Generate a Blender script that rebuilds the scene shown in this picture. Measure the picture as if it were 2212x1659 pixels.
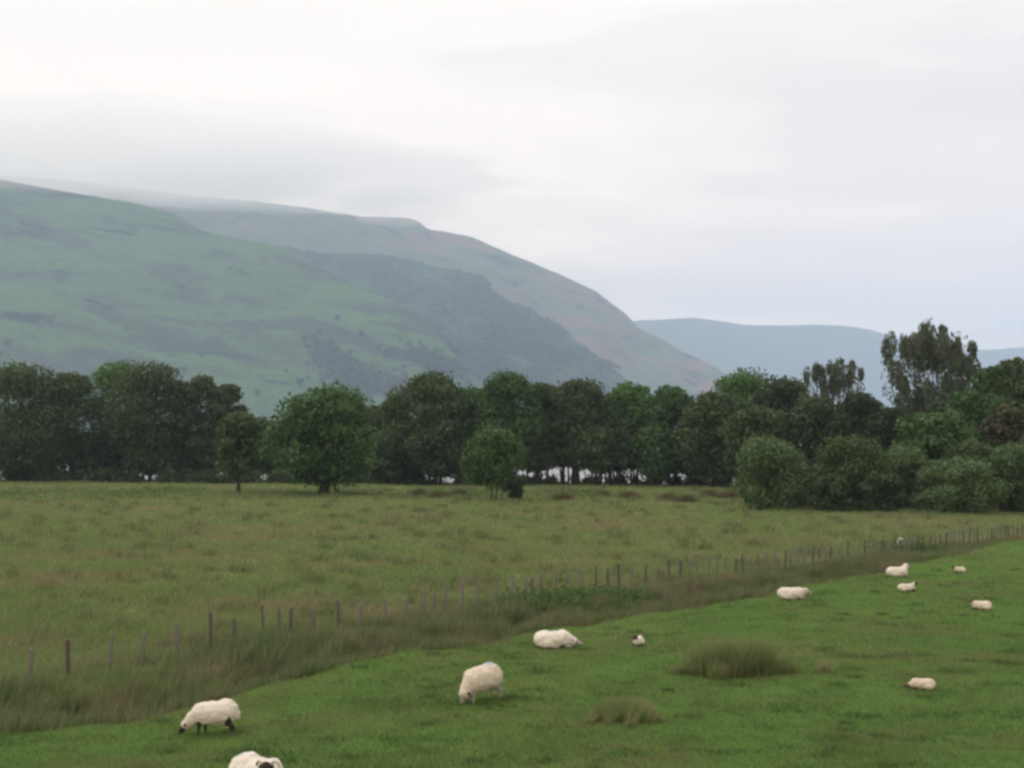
import bpy, bmesh, math, random
import numpy as np
from mathutils import Vector, Matrix, noise as mnoise
R = math.radians
SC = bpy.context.scene
for o in list(bpy.data.objects): bpy.data.objects.remove(o)
COL = SC.collection

# ---------------------------------------------------------------- camera, sky, sun, exposure
H = 6.2                      # eye height above the marsh field
F = 1098.0                   # focal length in pixels of a 1024 px wide frame
HOR = 447.0                  # row of the horizon
cam_d = bpy.data.cameras.new('camera')
cam = bpy.data.objects.new('camera', cam_d); COL.objects.link(cam)
cam_d.sensor_width = 36; cam_d.lens = 36 * F / 1024
PITCH = math.atan((HOR - 384) / F)
cam.location = (0, 0, H); cam.rotation_euler = (math.pi / 2 + PITCH, 0, 0)
cam_d.clip_start = 0.3; cam_d.clip_end = 60000
SC.camera = cam
SC.view_settings.view_transform = 'Standard'; SC.view_settings.look = 'None'
SC.view_settings.gamma = 1; SC.view_settings.exposure = 0.50
SC.cycles.filter_width = 3.0       # the photograph is soft all over
SC.cycles.max_bounces = 8; SC.cycles.diffuse_bounces = 3; SC.cycles.transparent_max_bounces = 8
SC.cycles.transmission_bounces = 4; SC.cycles.volume_bounces = 6
SC.cycles.use_denoising = True

SUN_EL, SUN_AZ = R(52), R(-60)     # azimuth measured from +Y towards +X
world = bpy.data.worlds.new('World'); SC.world = world; world.use_nodes = True
wt = world.node_tree; wt.nodes.clear()
def N(t, kind, **kw):
    n = t.nodes.new(kind)
    for k, v in kw.items():
        if k == 'inp':
            for i, x in v.items(): n.inputs[i].default_value = x
        else: setattr(n, k, v)
    return n
def ramp(t, stops, interp='LINEAR'):
    n = t.nodes.new('ShaderNodeValToRGB'); cr = n.color_ramp; cr.interpolation = interp
    while len(cr.elements) < len(stops): cr.elements.new(0.5)
    for e, (p, c) in zip(cr.elements, stops):
        e.position = p; e.color = (c[0], c[1], c[2], 1) if not isinstance(c, (int, float)) else (c, c, c, 1)
    return n
def mathn(t, op, a, b=None, clamp=False):
    n = t.nodes.new('ShaderNodeMath'); n.operation = op; n.use_clamp = clamp
    for i, v in enumerate((a, b)):
        if v is None: continue
        if isinstance(v, (int, float)): n.inputs[i].default_value = v
        else: t.links.new(v, n.inputs[i])
    return n.outputs[0]
def mixc(t, fac, a, b, blend='MIX'):
    n = t.nodes.new('ShaderNodeMix'); n.data_type = 'RGBA'; n.blend_type = blend
    for s, v in ((n.inputs[0], fac), (n.inputs[6], a), (n.inputs[7], b)):
        if isinstance(v, (int, float)): s.default_value = v
        elif isinstance(v, (tuple, list)): s.default_value = (*v[:3], 1)
        else: t.links.new(v, s)
    return n.outputs[2]

sky = N(wt, 'ShaderNodeTexSky', sky_type='NISHITA', sun_disc=False)
sky.sun_elevation = SUN_EL; sky.sun_rotation = SUN_AZ; sky.air_density = 1.2; sky.dust_density = 2.0
tc = N(wt, 'ShaderNodeTexCoord')
sep = N(wt, 'ShaderNodeSeparateXYZ'); wt.links.new(tc.outputs['Generated'], sep.inputs[0])
zz = mathn(wt, 'ADD', mathn(wt, 'MAXIMUM', sep.outputs[2], 0.0), 0.18)
cmb = N(wt, 'ShaderNodeCombineXYZ')
wt.links.new(mathn(wt, 'DIVIDE', sep.outputs[0], zz), cmb.inputs[0])
wt.links.new(mathn(wt, 'DIVIDE', sep.outputs[1], zz), cmb.inputs[1])
mp = N(wt, 'ShaderNodeMapping', inp={'Rotation': (0, 0, R(32)), 'Scale': (0.75, 1.5, 1), 'Location': (1.3, 0.4, 0)})
wt.links.new(cmb.outputs[0], mp.inputs[0])
n1 = N(wt, 'ShaderNodeTexNoise', inp={'Scale': 0.9, 'Detail': 4.0, 'Roughness': 0.45, 'Distortion': 0.3})
wt.links.new(mp.outputs[0], n1.inputs['Vector'])
# the cloud deck is thin to the upper left and thicker to the right, low down
g = mathn(wt, 'ADD', mathn(wt, 'MULTIPLY', sep.outputs[0], 0.33), mathn(wt, 'MULTIPLY', sep.outputs[2], -0.28))
n2 = N(wt, 'ShaderNodeTexNoise', inp={'Scale': 2.6, 'Detail': 4.0, 'Roughness': 0.5, 'Distortion': 0.4})
wt.links.new(mp.outputs[0], n2.inputs['Vector'])
g = mathn(wt, 'ADD', g, mathn(wt, 'MULTIPLY', mathn(wt, 'SUBTRACT', n2.outputs[0], 0.5), 0.30))
fac = mathn(wt, 'ADD', n1.outputs[0], g)
cr = ramp(wt, [(0.20, (10.5, 9.3, 8.1)), (0.36, (10.1, 8.95, 7.8)), (0.46, (9.0, 8.0, 7.05)), (0.58, (7.9, 7.1, 6.35)), (0.76, (6.9, 6.25, 5.75))], 'EASE')
wt.links.new(fac, cr.inputs[0])
lowr = N(wt, 'ShaderNodeMapRange', inp={1: 0.02, 2: 0.42, 3: 1.34, 4: 1.0}); lowr.interpolation_type = 'SMOOTHSTEP'
wt.links.new(sep.outputs[2], lowr.inputs[0]); vm = N(wt, 'ShaderNodeVectorMath', operation='SCALE')
wt.links.new(cr.outputs[0], vm.inputs[0]); wt.links.new(lowr.outputs[0], vm.inputs['Scale'])
warm = N(wt, 'ShaderNodeMapRange', inp={1: 0.0, 2: 0.35, 3: 1.0, 4: 0.0}); wt.links.new(sep.outputs[2], warm.inputs[0])
cl = mixc(wt, warm.outputs[0], vm.outputs[0], (1.23, 1.0, 0.80), 'MULTIPLY')
skc = mixc(wt, 0.94, sky.outputs[0], cl)
bg = N(wt, 'ShaderNodeBackground', inp={'Strength': 0.1}); wt.links.new(skc, bg.inputs[0])
wo = N(wt, 'ShaderNodeOutputWorld'); wt.links.new(bg.outputs[0], wo.inputs[0])

sun_d = bpy.data.lights.new('sun', 'SUN'); sun_d.energy = 1.3; sun_d.angle = R(20); sun_d.color = (1, 0.97, 0.92)
sun = bpy.data.objects.new('sun', sun_d); COL.objects.link(sun)
sd = Vector((math.sin(SUN_AZ) * math.cos(SUN_EL), math.cos(SUN_AZ) * math.cos(SUN_EL), math.sin(SUN_EL)))
sun.rotation_euler = sd.to_track_quat('Z', 'Y').to_euler()

# ---------------------------------------------------------------- helpers
K = 1024 / 2212.0            # my measurements were taken on a 2212 px wide view
def ray(px, py):             # direction with unit Y of a measured point
    x = (px * K - 512) / F; y = (384 - py * K) / F
    d = Vector((x, math.cos(PITCH) - y * math.sin(PITCH), math.sin(PITCH) + y * math.cos(PITCH)))
    return d / d.y
def at(px, py, Y): return Vector((0, 0, H)) + ray(px, py) * Y
def row_of(p):               # measured row of a world point
    v = Vector(p) - Vector((0, 0, H)); dep = v.y * math.cos(PITCH) + v.z * math.sin(PITCH)
    up = -v.y * math.sin(PITCH) + v.z * math.cos(PITCH)
    return (384 - up / dep * F) / K
def tag(o, label=None, cat=None, group=None, kind=None):
    if label: o['label'] = label
    if cat: o['category'] = cat
    if group: o['group'] = group
    if kind: o['kind'] = kind
    return o
def empty(name, loc, rz=0, s=1):
    o = bpy.data.objects.new(name, None); COL.objects.link(o)
    o.location = loc; o.rotation_euler = (0, 0, rz); o.scale = (s, s, s); o.empty_display_size = 0.3
    return o
def mesh_np(name, V, Fc, mats, parent=None, tint=None, mat_idx=None, smooth=False):
    """V (n,3), Fc (m,k) equal-sized faces"""
    V = np.asarray(V, dtype=np.float32); Fc = np.asarray(Fc, dtype=np.int32)
    me = bpy.data.meshes.new(name); k = Fc.shape[1]
    me.vertices.add(len(V)); me.vertices.foreach_set('co', V.ravel())
    me.loops.add(Fc.size); me.loops.foreach_set('vertex_index', Fc.ravel())
    me.polygons.add(len(Fc)); me.polygons.foreach_set('loop_start', np.arange(0, Fc.size, k, dtype=np.int32))
    if mat_idx is not None: me.polygons.foreach_set('material_index', np.asarray(mat_idx, dtype=np.int32))
    if smooth: me.polygons.foreach_set('use_smooth', np.ones(len(Fc), dtype=bool))
    me.update(calc_edges=True); me.validate()
    if tint is not None:
        a = me.attributes.new('tint', 'FLOAT', 'POINT'); a.data.foreach_set('value', np.asarray(tint, dtype=np.float32))
    for m in (mats if isinstance(mats, (list, tuple)) else [mats]): me.materials.append(m)
    o = bpy.data.objects.new(name, me); COL.objects.link(o)
    if parent: o.parent = parent
    return o

# ---------------------------------------------------------------- materials
def newmat(name):
    m = bpy.data.materials.new(name); m.use_nodes = True; t = m.node_tree; t.nodes.clear()
    return m, t
def out(t, sh):
    o = t.nodes.new('ShaderNodeOutputMaterial'); t.links.new(sh, o.inputs[0]); return o
def pos(t, scale=(1, 1, 1), rot=(0, 0, 0), obj=False):
    if obj: s = N(t, 'ShaderNodeTexCoord').outputs['Object']
    else: s = N(t, 'ShaderNodeNewGeometry').outputs['Position']
    m = N(t, 'ShaderNodeMapping', inp={'Scale': scale, 'Rotation': rot}); t.links.new(s, m.inputs[0])
    return m.outputs[0]
def noise(t, vec, scale, detail=4, rough=0.55, dist=0.0):
    n = N(t, 'ShaderNodeTexNoise', inp={'Scale': scale, 'Detail': detail, 'Roughness': rough, 'Distortion': dist})
    t.links.new(vec, n.inputs['Vector']); return n.outputs[0]
def step(t, v, lo, hi):
    n = N(t, 'ShaderNodeMapRange', inp={1: lo, 2: hi, 3: 0.0, 4: 1.0}); n.interpolation_type = 'SMOOTHSTEP'
    t.links.new(v, n.inputs[0]); return n.outputs[0]
def diffuse(t, col, rough=0.9, bump=None, bstr=0.3, bdist=0.1, spec=0.1):
    p = N(t, 'ShaderNodeBsdfPrincipled', inp={'Roughness': rough}); p.inputs['Specular IOR Level'].default_value = spec
    if isinstance(col, tuple): p.inputs[0].default_value = (*col, 1)
    else: t.links.new(col, p.inputs[0])
    if bump is not None:
        b = N(t, 'ShaderNodeBump', inp={'Strength': bstr, 'Distance': bdist}); t.links.new(bump, b.inputs['Height'])
        t.links.new(b.outputs[0], p.inputs['Normal'])
    return p.outputs[0]

def leaf_mat(name, dark, light, alt=None, obj_noise=0.35):
    m, t = newmat(name)
    a = N(t, 'ShaderNodeAttribute', attribute_name='tint')
    c = mixc(t, a.outputs['Fac'], dark, light)
    n = noise(t, pos(t, obj=True), obj_noise, 3)
    if alt: c = mixc(t, step(t, n, 0.45, 0.65), c, alt)
    p = diffuse(t, c, 0.6, spec=0.25)
    tr = N(t, 'ShaderNodeBsdfTranslucent'); t.links.new(mixc(t, 0.35, c, (0.12, 0.2, 0.03)), tr.inputs[0])
    mx = N(t, 'ShaderNodeMixShader', inp={0: 0.22}); t.links.new(p, mx.inputs[1]); t.links.new(tr.outputs[0], mx.inputs[2])
    out(t, mx.outputs[0]); return m
LEAF = {
 'olive':  leaf_mat('leaf_olive', (0.026, 0.047, 0.017), (0.080, 0.118, 0.040), (0.056, 0.086, 0.030)),
 'green':  leaf_mat('leaf_green', (0.026, 0.064, 0.018), (0.074, 0.145, 0.042), (0.050, 0.106, 0.030)),
 'bright': leaf_mat('leaf_bright', (0.042, 0.105, 0.028), (0.100, 0.200, 0.055), (0.072, 0.150, 0.038)),
 'brown':  leaf_mat('leaf_brown', (0.028, 0.042, 0.019), (0.078, 0.102, 0.044), (0.056, 0.078, 0.032)),
 'dark':   leaf_mat('leaf_dark', (0.018, 0.037, 0.016), (0.059, 0.092, 0.037), (0.040, 0.066, 0.026)),
 'willow': leaf_mat('leaf_willow', (0.050, 0.094, 0.036), (0.122, 0.185, 0.078), (0.086, 0.140, 0.054)),
 'birch':  leaf_mat('leaf_birch', (0.045, 0.061, 0.037), (0.112, 0.132, 0.082), (0.079, 0.092, 0.058)),
 'copper': leaf_mat('leaf_copper', (0.042, 0.044, 0.023), (0.092, 0.082, 0.044), (0.060, 0.070, 0.032)),
 'hill':   leaf_mat('leaf_far', (0.016, 0.034, 0.020), (0.034, 0.062, 0.034), (0.026, 0.050, 0.028), 0.006),
}
def bark_mat(name, a, b):
    m, t = newmat(name); n = noise(t, pos(t, (3, 3, 0.6), obj=True), 3, 5)
    out(t, diffuse(t, mixc(t, n, a, b), 0.95, n, 0.5, 0.03)); return m
BARK = bark_mat('bark', (0.02, 0.017, 0.012), (0.065, 0.055, 0.042))
BARK_PALE = bark_mat('bark_pale', (0.05, 0.045, 0.04), (0.17, 0.155, 0.13))

def blade_mat(name, cols, scale, brown, bscale=0.12, thr=(0.5, 0.66), sxy=(1, 1, 1), dark=None):
    m, t = newmat(name); P = pos(t, sxy)
    a = N(t, 'ShaderNodeAttribute', attribute_name='tint')
    c = mixc(t, noise(t, P, scale, 4), cols[0], cols[1])
    c = mixc(t, step(t, noise(t, P, bscale, 5, 0.6), *thr), c, brown)
    c = mixc(t, step(t, a.outputs['Fac'], 0.55, 1.0), c, cols[2])
    if dark: c = mixc(t, step(t, noise(t, P, 1.3, 4, 0.6), 0.52, 0.68), c, dark)
    p = diffuse(t, c, 0.7, spec=0.15)
    tr = N(t, 'ShaderNodeBsdfTranslucent'); t.links.new(c, tr.inputs[0])
    mx = N(t, 'ShaderNodeMixShader', inp={0: 0.45}); t.links.new(p, mx.inputs[1]); t.links.new(tr.outputs[0], mx.inputs[2])
    out(t, mx.outputs[0]); return m
M_MARSH = blade_mat('marsh_grass', [(0.120, 0.195, 0.058), (0.205, 0.270, 0.092), (0.28, 0.29, 0.15)], 0.35, (0.235, 0.205, 0.115), 0.16, (0.46, 0.66), (0.45, 1, 1))
M_RUSH = blade_mat('rush_blades', [(0.065, 0.122, 0.038), (0.145, 0.200, 0.072), (0.31, 0.27, 0.17)], 0.5, (0.190, 0.168, 0.092), 0.45, (0.47, 0.63))
M_PAST = blade_mat('pasture_grass', [(0.074, 0.145, 0.038), (0.156, 0.232, 0.072), (0.20, 0.25, 0.09)], 0.7, (0.185, 0.175, 0.085), 0.4, (0.48, 0.60), (0.5, 1, 1), (0.050, 0.105, 0.030))
M_CLUMP = blade_mat('clump_rushes', [(0.115, 0.185, 0.055), (0.215, 0.265, 0.100), (0.35, 0.32, 0.18)], 0.9, (0.25, 0.22, 0.12), 0.6, (0.46, 0.6))
M_SEDGE = blade_mat('sedge', [(0.085, 0.078, 0.036), (0.150, 0.125, 0.062), (0.20, 0.16, 0.08)], 0.4, (0.095, 0.105, 0.042), 0.3)
M_GRN = blade_mat('nettle', [(0.060, 0.115, 0.034), (0.095, 0.165, 0.050), (0.14, 0.20, 0.07)], 0.8, (0.05, 0.10, 0.03), 0.6)

def ground_mat(name, a, b, brown, dark):
    m, t = newmat(name); P = pos(t, (0.5, 1, 1))
    c = mixc(t, noise(t, P, 0.22, 6, 0.6), a, b)
    c = mixc(t, step(t, noise(t, P, 0.09, 6, 0.62), 0.5, 0.68), c, brown)
    c = mixc(t, step(t, noise(t, P, 1.1, 5, 0.65), 0.56, 0.74), c, dark)
    n = noise(t, pos(t), 7, 4, 0.7)
    out(t, diffuse(t, c, 1.0, n, 0.7, 0.12, 0.0)); return m
M_GROUND = ground_mat('marsh_ground', (0.110, 0.150, 0.046), (0.165, 0.195, 0.072), (0.170, 0.145, 0.080), (0.070, 0.095, 0.036))
M_PGROUND = ground_mat('pasture_ground', (0.062, 0.120, 0.028), (0.115, 0.185, 0.048), (0.135, 0.135, 0.058), (0.038, 0.075, 0.022))

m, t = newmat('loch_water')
p = N(t, 'ShaderNodeBsdfPrincipled', inp={'Roughness': 0.45, 'Base Color': (0.34, 0.36, 0.38, 1), 'IOR': 1.33})  # pale base colour imitates bright sky reflected off the waves
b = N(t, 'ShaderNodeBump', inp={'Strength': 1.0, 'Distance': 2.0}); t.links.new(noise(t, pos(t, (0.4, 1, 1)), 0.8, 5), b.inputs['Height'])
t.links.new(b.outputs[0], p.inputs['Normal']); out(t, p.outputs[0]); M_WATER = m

def hill_mat(name, g1, g2, brown, dark, s=0.004, rot=0.0, rock=None):
    m, t = newmat(name)
    P0 = pos(t, (1, 1, 1), (0, -rot, 0)); m2_ = N(t, 'ShaderNodeMapping', inp={'Scale': (0.35, 0.6, 1.8)}); t.links.new(P0, m2_.inputs[0]); P = m2_.outputs[0]
    c = mixc(t, noise(t, P, s * 0.8, 7, 0.6), g1, g2)
    c = mixc(t, step(t, noise(t, P, s * 1.1, 8, 0.62, 0.6), 0.47, 0.60), c, brown)
    c = mixc(t, step(t, noise(t, P, s * 2.3, 7, 0.65, 0.4), 0.54, 0.66), c, dark)
    n = noise(t, pos(t), s * 7, 6, 0.65)
    if rock: c = mixc(t, step(t, noise(t, pos(t, (1, 1, 0.7)), s * 3.5, 6, 0.6), 0.62, 0.72), c, rock)
    out(t, diffuse(t, c, 1.0, n, 1.0, 12, 0.0)); return m
M_HILL = hill_mat('hill_grass', (0.040, 0.098, 0.038), (0.095, 0.165, 0.054), (0.050, 0.062, 0.046), (0.010, 0.016, 0.022), 0.0052, R(12))
M_RIDGE = hill_mat('ridge_moor', (0.060, 0.098, 0.048), (0.120, 0.155, 0.066), (0.190, 0.112, 0.085), (0.022, 0.034, 0.034), 0.0055, R(25))
M_SPUR = hill_mat('spur_slope', (0.026, 0.056, 0.030), (0.066, 0.110, 0.048), (0.030, 0.048, 0.034), (0.010, 0.020, 0.020), 0.009, R(30), (0.20, 0.19, 0.20))
M_FAR = hill_mat('far_hill', (0.05, 0.07, 0.05), (0.08, 0.09, 0.06), (0.07, 0.07, 0.06), (0.04, 0.05, 0.04), 0.002)

# ---------------------------------------------------------------- ground heights
BX = np.array([-400, -60, -30, -10.6, -7.4, -5.6, -4.1, -1.5, 0.8, 3.2, 6.5, 12, 18, 25, 34.5, 60, 100, 400])
BY = np.array([-300, -30, 8, 22.6, 25.6, 28.4, 31.0, 33.0, 36.2, 38.2, 41.5, 47.4, 53.6, 61.5, 74.0, 110, 170, 600])
def bnd(x): return np.interp(x, BX, BY) + 0.25 * np.sin(np.asarray(x) * 1.7) + 0.18 * np.sin(np.asarray(x) * 4.1 + 1)
def shore(x): return np.interp(x, [-400, -100, -40, 0, 60, 120, 400], [250, 216, 202, 188, 180, 184, 210]) + 1.5 * np.sin(np.asarray(x) * 0.13)
def zg(x, y):
    x = np.asarray(x, float); y = np.asarray(y, float)
    und = 0.10 * np.sin(x * 0.11 + 1) * np.sin(y * 0.09) + 0.05 * np.sin(x * 0.43 + y * 0.31) + 0.03 * np.sin(x * 0.9 - y * 0.7 + 2)
    z = und
    d = bnd(x) - y                                   # >0 on the pasture
    lift = np.clip((d + 1.0) / 2.0, 0, 1); lift = lift * lift * (3 - 2 * lift)
    z = z + 0.35 * lift - 0.30 * np.exp(-((d + 2.6) / 1.3) ** 2)
    s = y - shore(x); q = np.clip(s / 14.0, 0, 1); q = q * q * (3 - 2 * q)
    z = z * (1 - q) + (-4.0) * q
    return z
xs = np.unique(np.round(np.concatenate([np.linspace(-9000, -700, 12), np.linspace(-600, -120, 25), np.arange(-110, -40, 2.5), np.arange(-40, 60, 0.45), np.arange(60, 125, 2.5), np.linspace(130, 600, 25), np.linspace(700, 9000, 12)]), 3))
ys = np.unique(np.round(np.concatenate([np.linspace(-400, -20, 12), np.arange(-15, 15, 2.5), np.arange(15, 80, 0.45), np.arange(80, 240, 1.6), np.linspace(250, 600, 12), np.linspace(800, 13000, 14)]), 3))
GX, GY = np.meshgrid(xs, ys); GZ = zg(GX, GY)
GV = np.stack([GX.ravel(), GY.ravel(), GZ.ravel()], 1)
nx, ny = len(xs), len(ys)
ii = (np.arange(ny - 1)[:, None] * nx + np.arange(nx - 1)[None, :]).ravel()
GF = np.stack([ii, ii + 1, ii + 1 + nx, ii + nx], 1)
cx = GV[GF].mean(1); isp = cx[:, 1] < bnd(cx[:, 0])
def sub(name, faces, mat):
    u, inv = np.unique(faces.ravel(), return_inverse=True)
    return mesh_np(name, GV[u], inv.reshape(faces.shape), mat, smooth=True)
tag(sub('marsh_field', GF[~isp], M_GROUND), kind='structure')
tag(sub('pasture', GF[isp], M_PGROUND), kind='structure')
WL = -1.3
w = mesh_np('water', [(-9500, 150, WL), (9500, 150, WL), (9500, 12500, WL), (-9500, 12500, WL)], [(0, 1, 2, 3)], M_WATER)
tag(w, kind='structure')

# ---------------------------------------------------------------- hills
def fbm(x, y, s, seed=0.0, o=5):
    return mnoise.fractal(Vector((x * s + seed, y * s - seed, seed)), 1.0, 2.0, o)
class Hill:
    def __init__(self, name, sil, base, crest, mat, amp, power, seed, nu=260, nv=70, rough=0.0, drop=0.6):
        sx = [s[0] for s in sil]; sy = [s[1] for s in sil]
        us = np.linspace(sx[0], sx[-1], nu); self.us = us; self.nv = nv
        V = []
        for u in us:
            r = ray(u, float(np.interp(u, sx, sy)) + rough * 6 * fbm(u, 0, 0.03, seed + 5, 4))
            D0 = float(np.interp(u, [b[0] for b in base], [b[1] for b in base]))
            D1 = float(np.interp(u, [b[0] for b in crest], [b[1] for b in crest]))
            zc = H + r.z * D1
            for j in range(nv + 20):
                v = j / (nv - 1)
                if v <= 1:
                    Y = D0 + (D1 - D0) * v; z = WL - 2 + (zc - WL + 2) * v ** power
                    x = r.x * Y
                    e_ = 4 * v * (1 - v); z += amp * e_ * fbm(x, Y, 0.0016, seed) + amp * 0.5 * e_ * fbm(x, Y, 0.007, seed + 3) + amp * 0.22 * min(1, 2.2 * e_) * abs(fbm(x, Y * .6, 0.016, seed + 8))
                    z = max(z, WL - 2)
                else:
                    q = (v - 1) / (20 / (nv - 1)); Y = D1 + 900 * q; x = r.x * Y
                    z = zc - (zc - WL + 2) * drop * q ** 1.4
                V.append((x, Y, z))
        m = nv + 20
        ii = (np.arange(nu - 1)[:, None] * m + np.arange(m - 1)[None, :]).ravel()
        Fc = np.stack([ii, ii + m, ii + m + 1, ii + 1], 1)
        self.V = np.array(V).reshape(nu, m, 3); self.sil = (sx, sy)
        self.obj = tag(mesh_np(name, V, Fc, mat, smooth=True), kind='structure')
    def hit(self, px, py):      # a point of the slope seen at a measured point
        i = int(np.clip(round((px - self.us[0]) / (self.us[-1] - self.us[0]) * (len(self.us) - 1)), 0, len(self.us) - 1))
        best = None
        for j in range(self.nv):
            r = row_of(self.V[i, j])
            if r <= py: return Vector(self.V[i, j])
        return Vector(self.V[i, self.nv - 1])

hill1 = Hill('green_hillside', [(-700, 330), (-300, 350), (0, 388), (130, 412), (300, 440), (380, 462), (440, 500), (520, 515), (600, 530), (650, 555), (700, 582), (800, 632), (860, 655), (920, 690), (950, 730), (985, 762), (1010, 800), (1060, 850), (1110, 910), (1150, 985)],
     [(-700, 1900), (1150, 2150)], [(-700, 3600), (0, 3600), (600, 3300), (920, 2800), (1150, 2250)], M_HILL, 60, 0.95, 3.1, nu=340, nv=110, rough=0.18)
spur = Hill('wooded_spur', [(420, 560), (540, 535), (600, 530), (630, 532), (680, 545), (760, 548), (850, 553), (930, 572), (1000, 588), (1035, 592), (1055, 608), (1062, 628), (1110, 655), (1150, 668), (1185, 690), (1230, 728), (1290, 765), (1345, 812), (1400, 860), (1480, 975)],
     [(420, 2500), (1480, 2700)], [(420, 4300), (1000, 4000), (1480, 3000)], M_SPUR, 60, 0.9, 9.7, rough=0.5)
ridge = Hill('moorland_ridge', [(-700, 330), (-200, 360), (0, 378), (110, 386), (250, 402), (400, 422), (600, 440), (700, 455), (780, 468), (870, 470), (900, 476), (925, 494), (960, 500), (1010, 508), (1080, 538), (1130, 560), (1200, 588), (1235, 606), (1290, 630), (1320, 655), (1345, 672), (1368, 694), (1376, 706), (1420, 728), (1480, 762), (1540, 790), (1600, 830), (1700, 985)],
     [(-700, 3900), (1700, 3900)], [(-700, 5400), (900, 5400), (1370, 4900), (1700, 4200)], M_RIDGE, 80, 0.9, 5.3, rough=0.35)
far = Hill('distant_hill', [(900, 800), (1200, 740), (1340, 700), (1380, 692), (1440, 690), (1495, 686), (1560, 694), (1610, 702), (1700, 703), (1760, 701), (1830, 704), (1880, 712), (1930, 728), (1990, 745), (2060, 752), (2130, 756), (2212, 750), (2500, 740), (2900, 790)],
     [(900, 7200), (2900, 7200)], [(900, 8800), (2900, 8800)], M_FAR, 90, 0.9, 12.1, nu=160, nv=40)

# ---------------------------------------------------------------- foliage builder
rng = np.random.default_rng(7)
def ortho(n):
    a = np.where(np.abs(n[:, 2:3]) < 0.9, np.array([[0, 0, 1.0]]), np.array([[1.0, 0, 0]]))
    u = np.cross(n, a); u /= np.linalg.norm(u, axis=1, keepdims=True) + 1e-9
    return u, np.cross(n, u)
def leaf_quads(C, Nn, size, droop=1.0):
    n = len(C); u, v = ortho(Nn)
    th = rng.uniform(0, 2 * np.pi, n)[:, None]
    uu = np.cos(th) * u + np.sin(th) * v; vv = -np.sin(th) * u + np.cos(th) * v
    s = size * rng.uniform(0.6, 1.35, n)[:, None]
    if droop > 1.0:                                     # hanging sprays
        vv = np.tile(np.array([[0, 0, 1.0]]), (n, 1)) + 0.25 * rng.normal(size=(n, 3)); uu = np.cross(vv, rng.normal(size=(n, 3)))
        uu /= np.linalg.norm(uu, axis=1, keepdims=True)
    a = uu * s * 0.5; b = vv * s * 0.5 * droop
    # kite-shaped sprays
    P = np.stack([C - b, C + a * 0.8 + b * 0.1, C + b, C - a * 0.8 + b * 0.1], 1)
    return P.reshape(-1, 3), np.arange(4 * n).reshape(n, 4)
def crown(base_h, top_h, rx, ry, style, size, nlump, per):
    """lumps spread through an envelope; leaves near the skin of every lump"""
    hc = (top_h + base_h) / 2; rz = (top_h - base_h) / 2
    L = []
    for k in range(nlump):
        zf = rng.uniform(-1.0, 0.93) if k % 5 else (rng.uniform(0.5, 0.93) if k % 10 else rng.uniform(-1.05, -0.8))
        env = (1 - abs(zf) ** 2.4) ** 0.5 if zf > 0 else max(0.35, 1 - abs(zf) ** 5) ** 0.5 * (1 - 0.10 * abs(zf))
        a_ = rng.uniform(0, 2 * np.pi); r = env * (rng.uniform(0.45, 0.82) if k % 3 else rng.uniform(0.0, 0.5))
        if style == 'birch': env = (1 - abs(zf) ** 7) ** 0.5 if zf > 0 else (1 + 0.55 * zf); r = env * rng.uniform(0.1, 1.0)
        c = np.array([np.cos(a_) * r * rx, np.sin(a_) * r * ry, hc + zf * rz * 0.88])
        lr = rng.uniform(0.22, 0.38) * min(rx, rz * 1.2)
        if style == 'birch': lr *= rng.uniform(0.3, 0.62)
        L.append((c, lr))
    C, Nn, T = [], [], []
    for c, lr in L:
        m = per
        d = rng.normal(size=(m, 3)); d[:, 2] = d[:, 2] * 0.9 + 0.15; d /= np.linalg.norm(d, axis=1, keepdims=True)
        rad = lr * (1 + 0.22 * np.sin(d[:, 0] * 5 + c[0]) * np.sin(d[:, 1] * 4 + c[1])) * rng.beta(5, 1.3, m) * 1.08
        if style == 'birch': sq = np.array([0.8, 0.8, 1.7])
        elif style == 'willow': sq = np.array([1.1, 1.1, 0.95])
        else: sq = np.array([1.18, 1.18, 0.82])
        C.append(c + d * rad[:, None] * sq)
        nn = d + 0.7 * rng.normal(size=(m, 3)); Nn.append(nn / np.linalg.norm(nn, axis=1, keepdims=True))
        T.append(np.clip(rng.uniform(0.0, 1.0) * 0.45 + rng.uniform(0, 0.6, m), 0, 1))
    if style == 'round':
        m = 1500; a_ = rng.uniform(0, 2 * np.pi, m); zf = rng.uniform(-1, .8, m); r = np.sqrt(np.clip(1 - np.abs(zf) ** 3, 0, 1)) * rng.uniform(0, .9, m) ** .5
        C.append(np.stack([np.cos(a_) * r * rx, np.sin(a_) * r * ry, hc + zf * rz * .9], 1)); nn = rng.normal(size=(m, 3)); Nn.append(nn / np.linalg.norm(nn, axis=1, keepdims=True)); T.append(rng.uniform(0, 1, m))
    if style == 'birch':
        m = 4200; a_ = rng.uniform(0, 2 * np.pi, m); zf = rng.uniform(-1, .9, m); r = np.where(zf > 0, (1 - np.abs(zf) ** 7) ** .5, 1 + .55 * zf) * rng.uniform(0, 1, m) ** .5
        q = np.stack([np.cos(a_) * r * rx, np.sin(a_) * r * ry, hc + zf * rz * .9], 1)
        k_ = np.sin(q[:, 0] * 1.7) * np.sin(q[:, 1] * 1.3) > -.25
        C.append(q[k_]); nn = rng.normal(size=(k_.sum(), 3)); Nn.append(nn / np.linalg.norm(nn, axis=1, keepdims=True)); T.append(rng.uniform(0.3, 1, k_.sum()))
    C = np.concatenate(C); Nn = np.concatenate(Nn); T = np.concatenate(T)
    C[:, 2] = np.maximum(C[:, 2], 0.15)
    V, Fc = leaf_quads(C, Nn, size, 1.9 if style == 'birch' else 1.0)
    return V, Fc, np.repeat(T, 4), L
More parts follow.
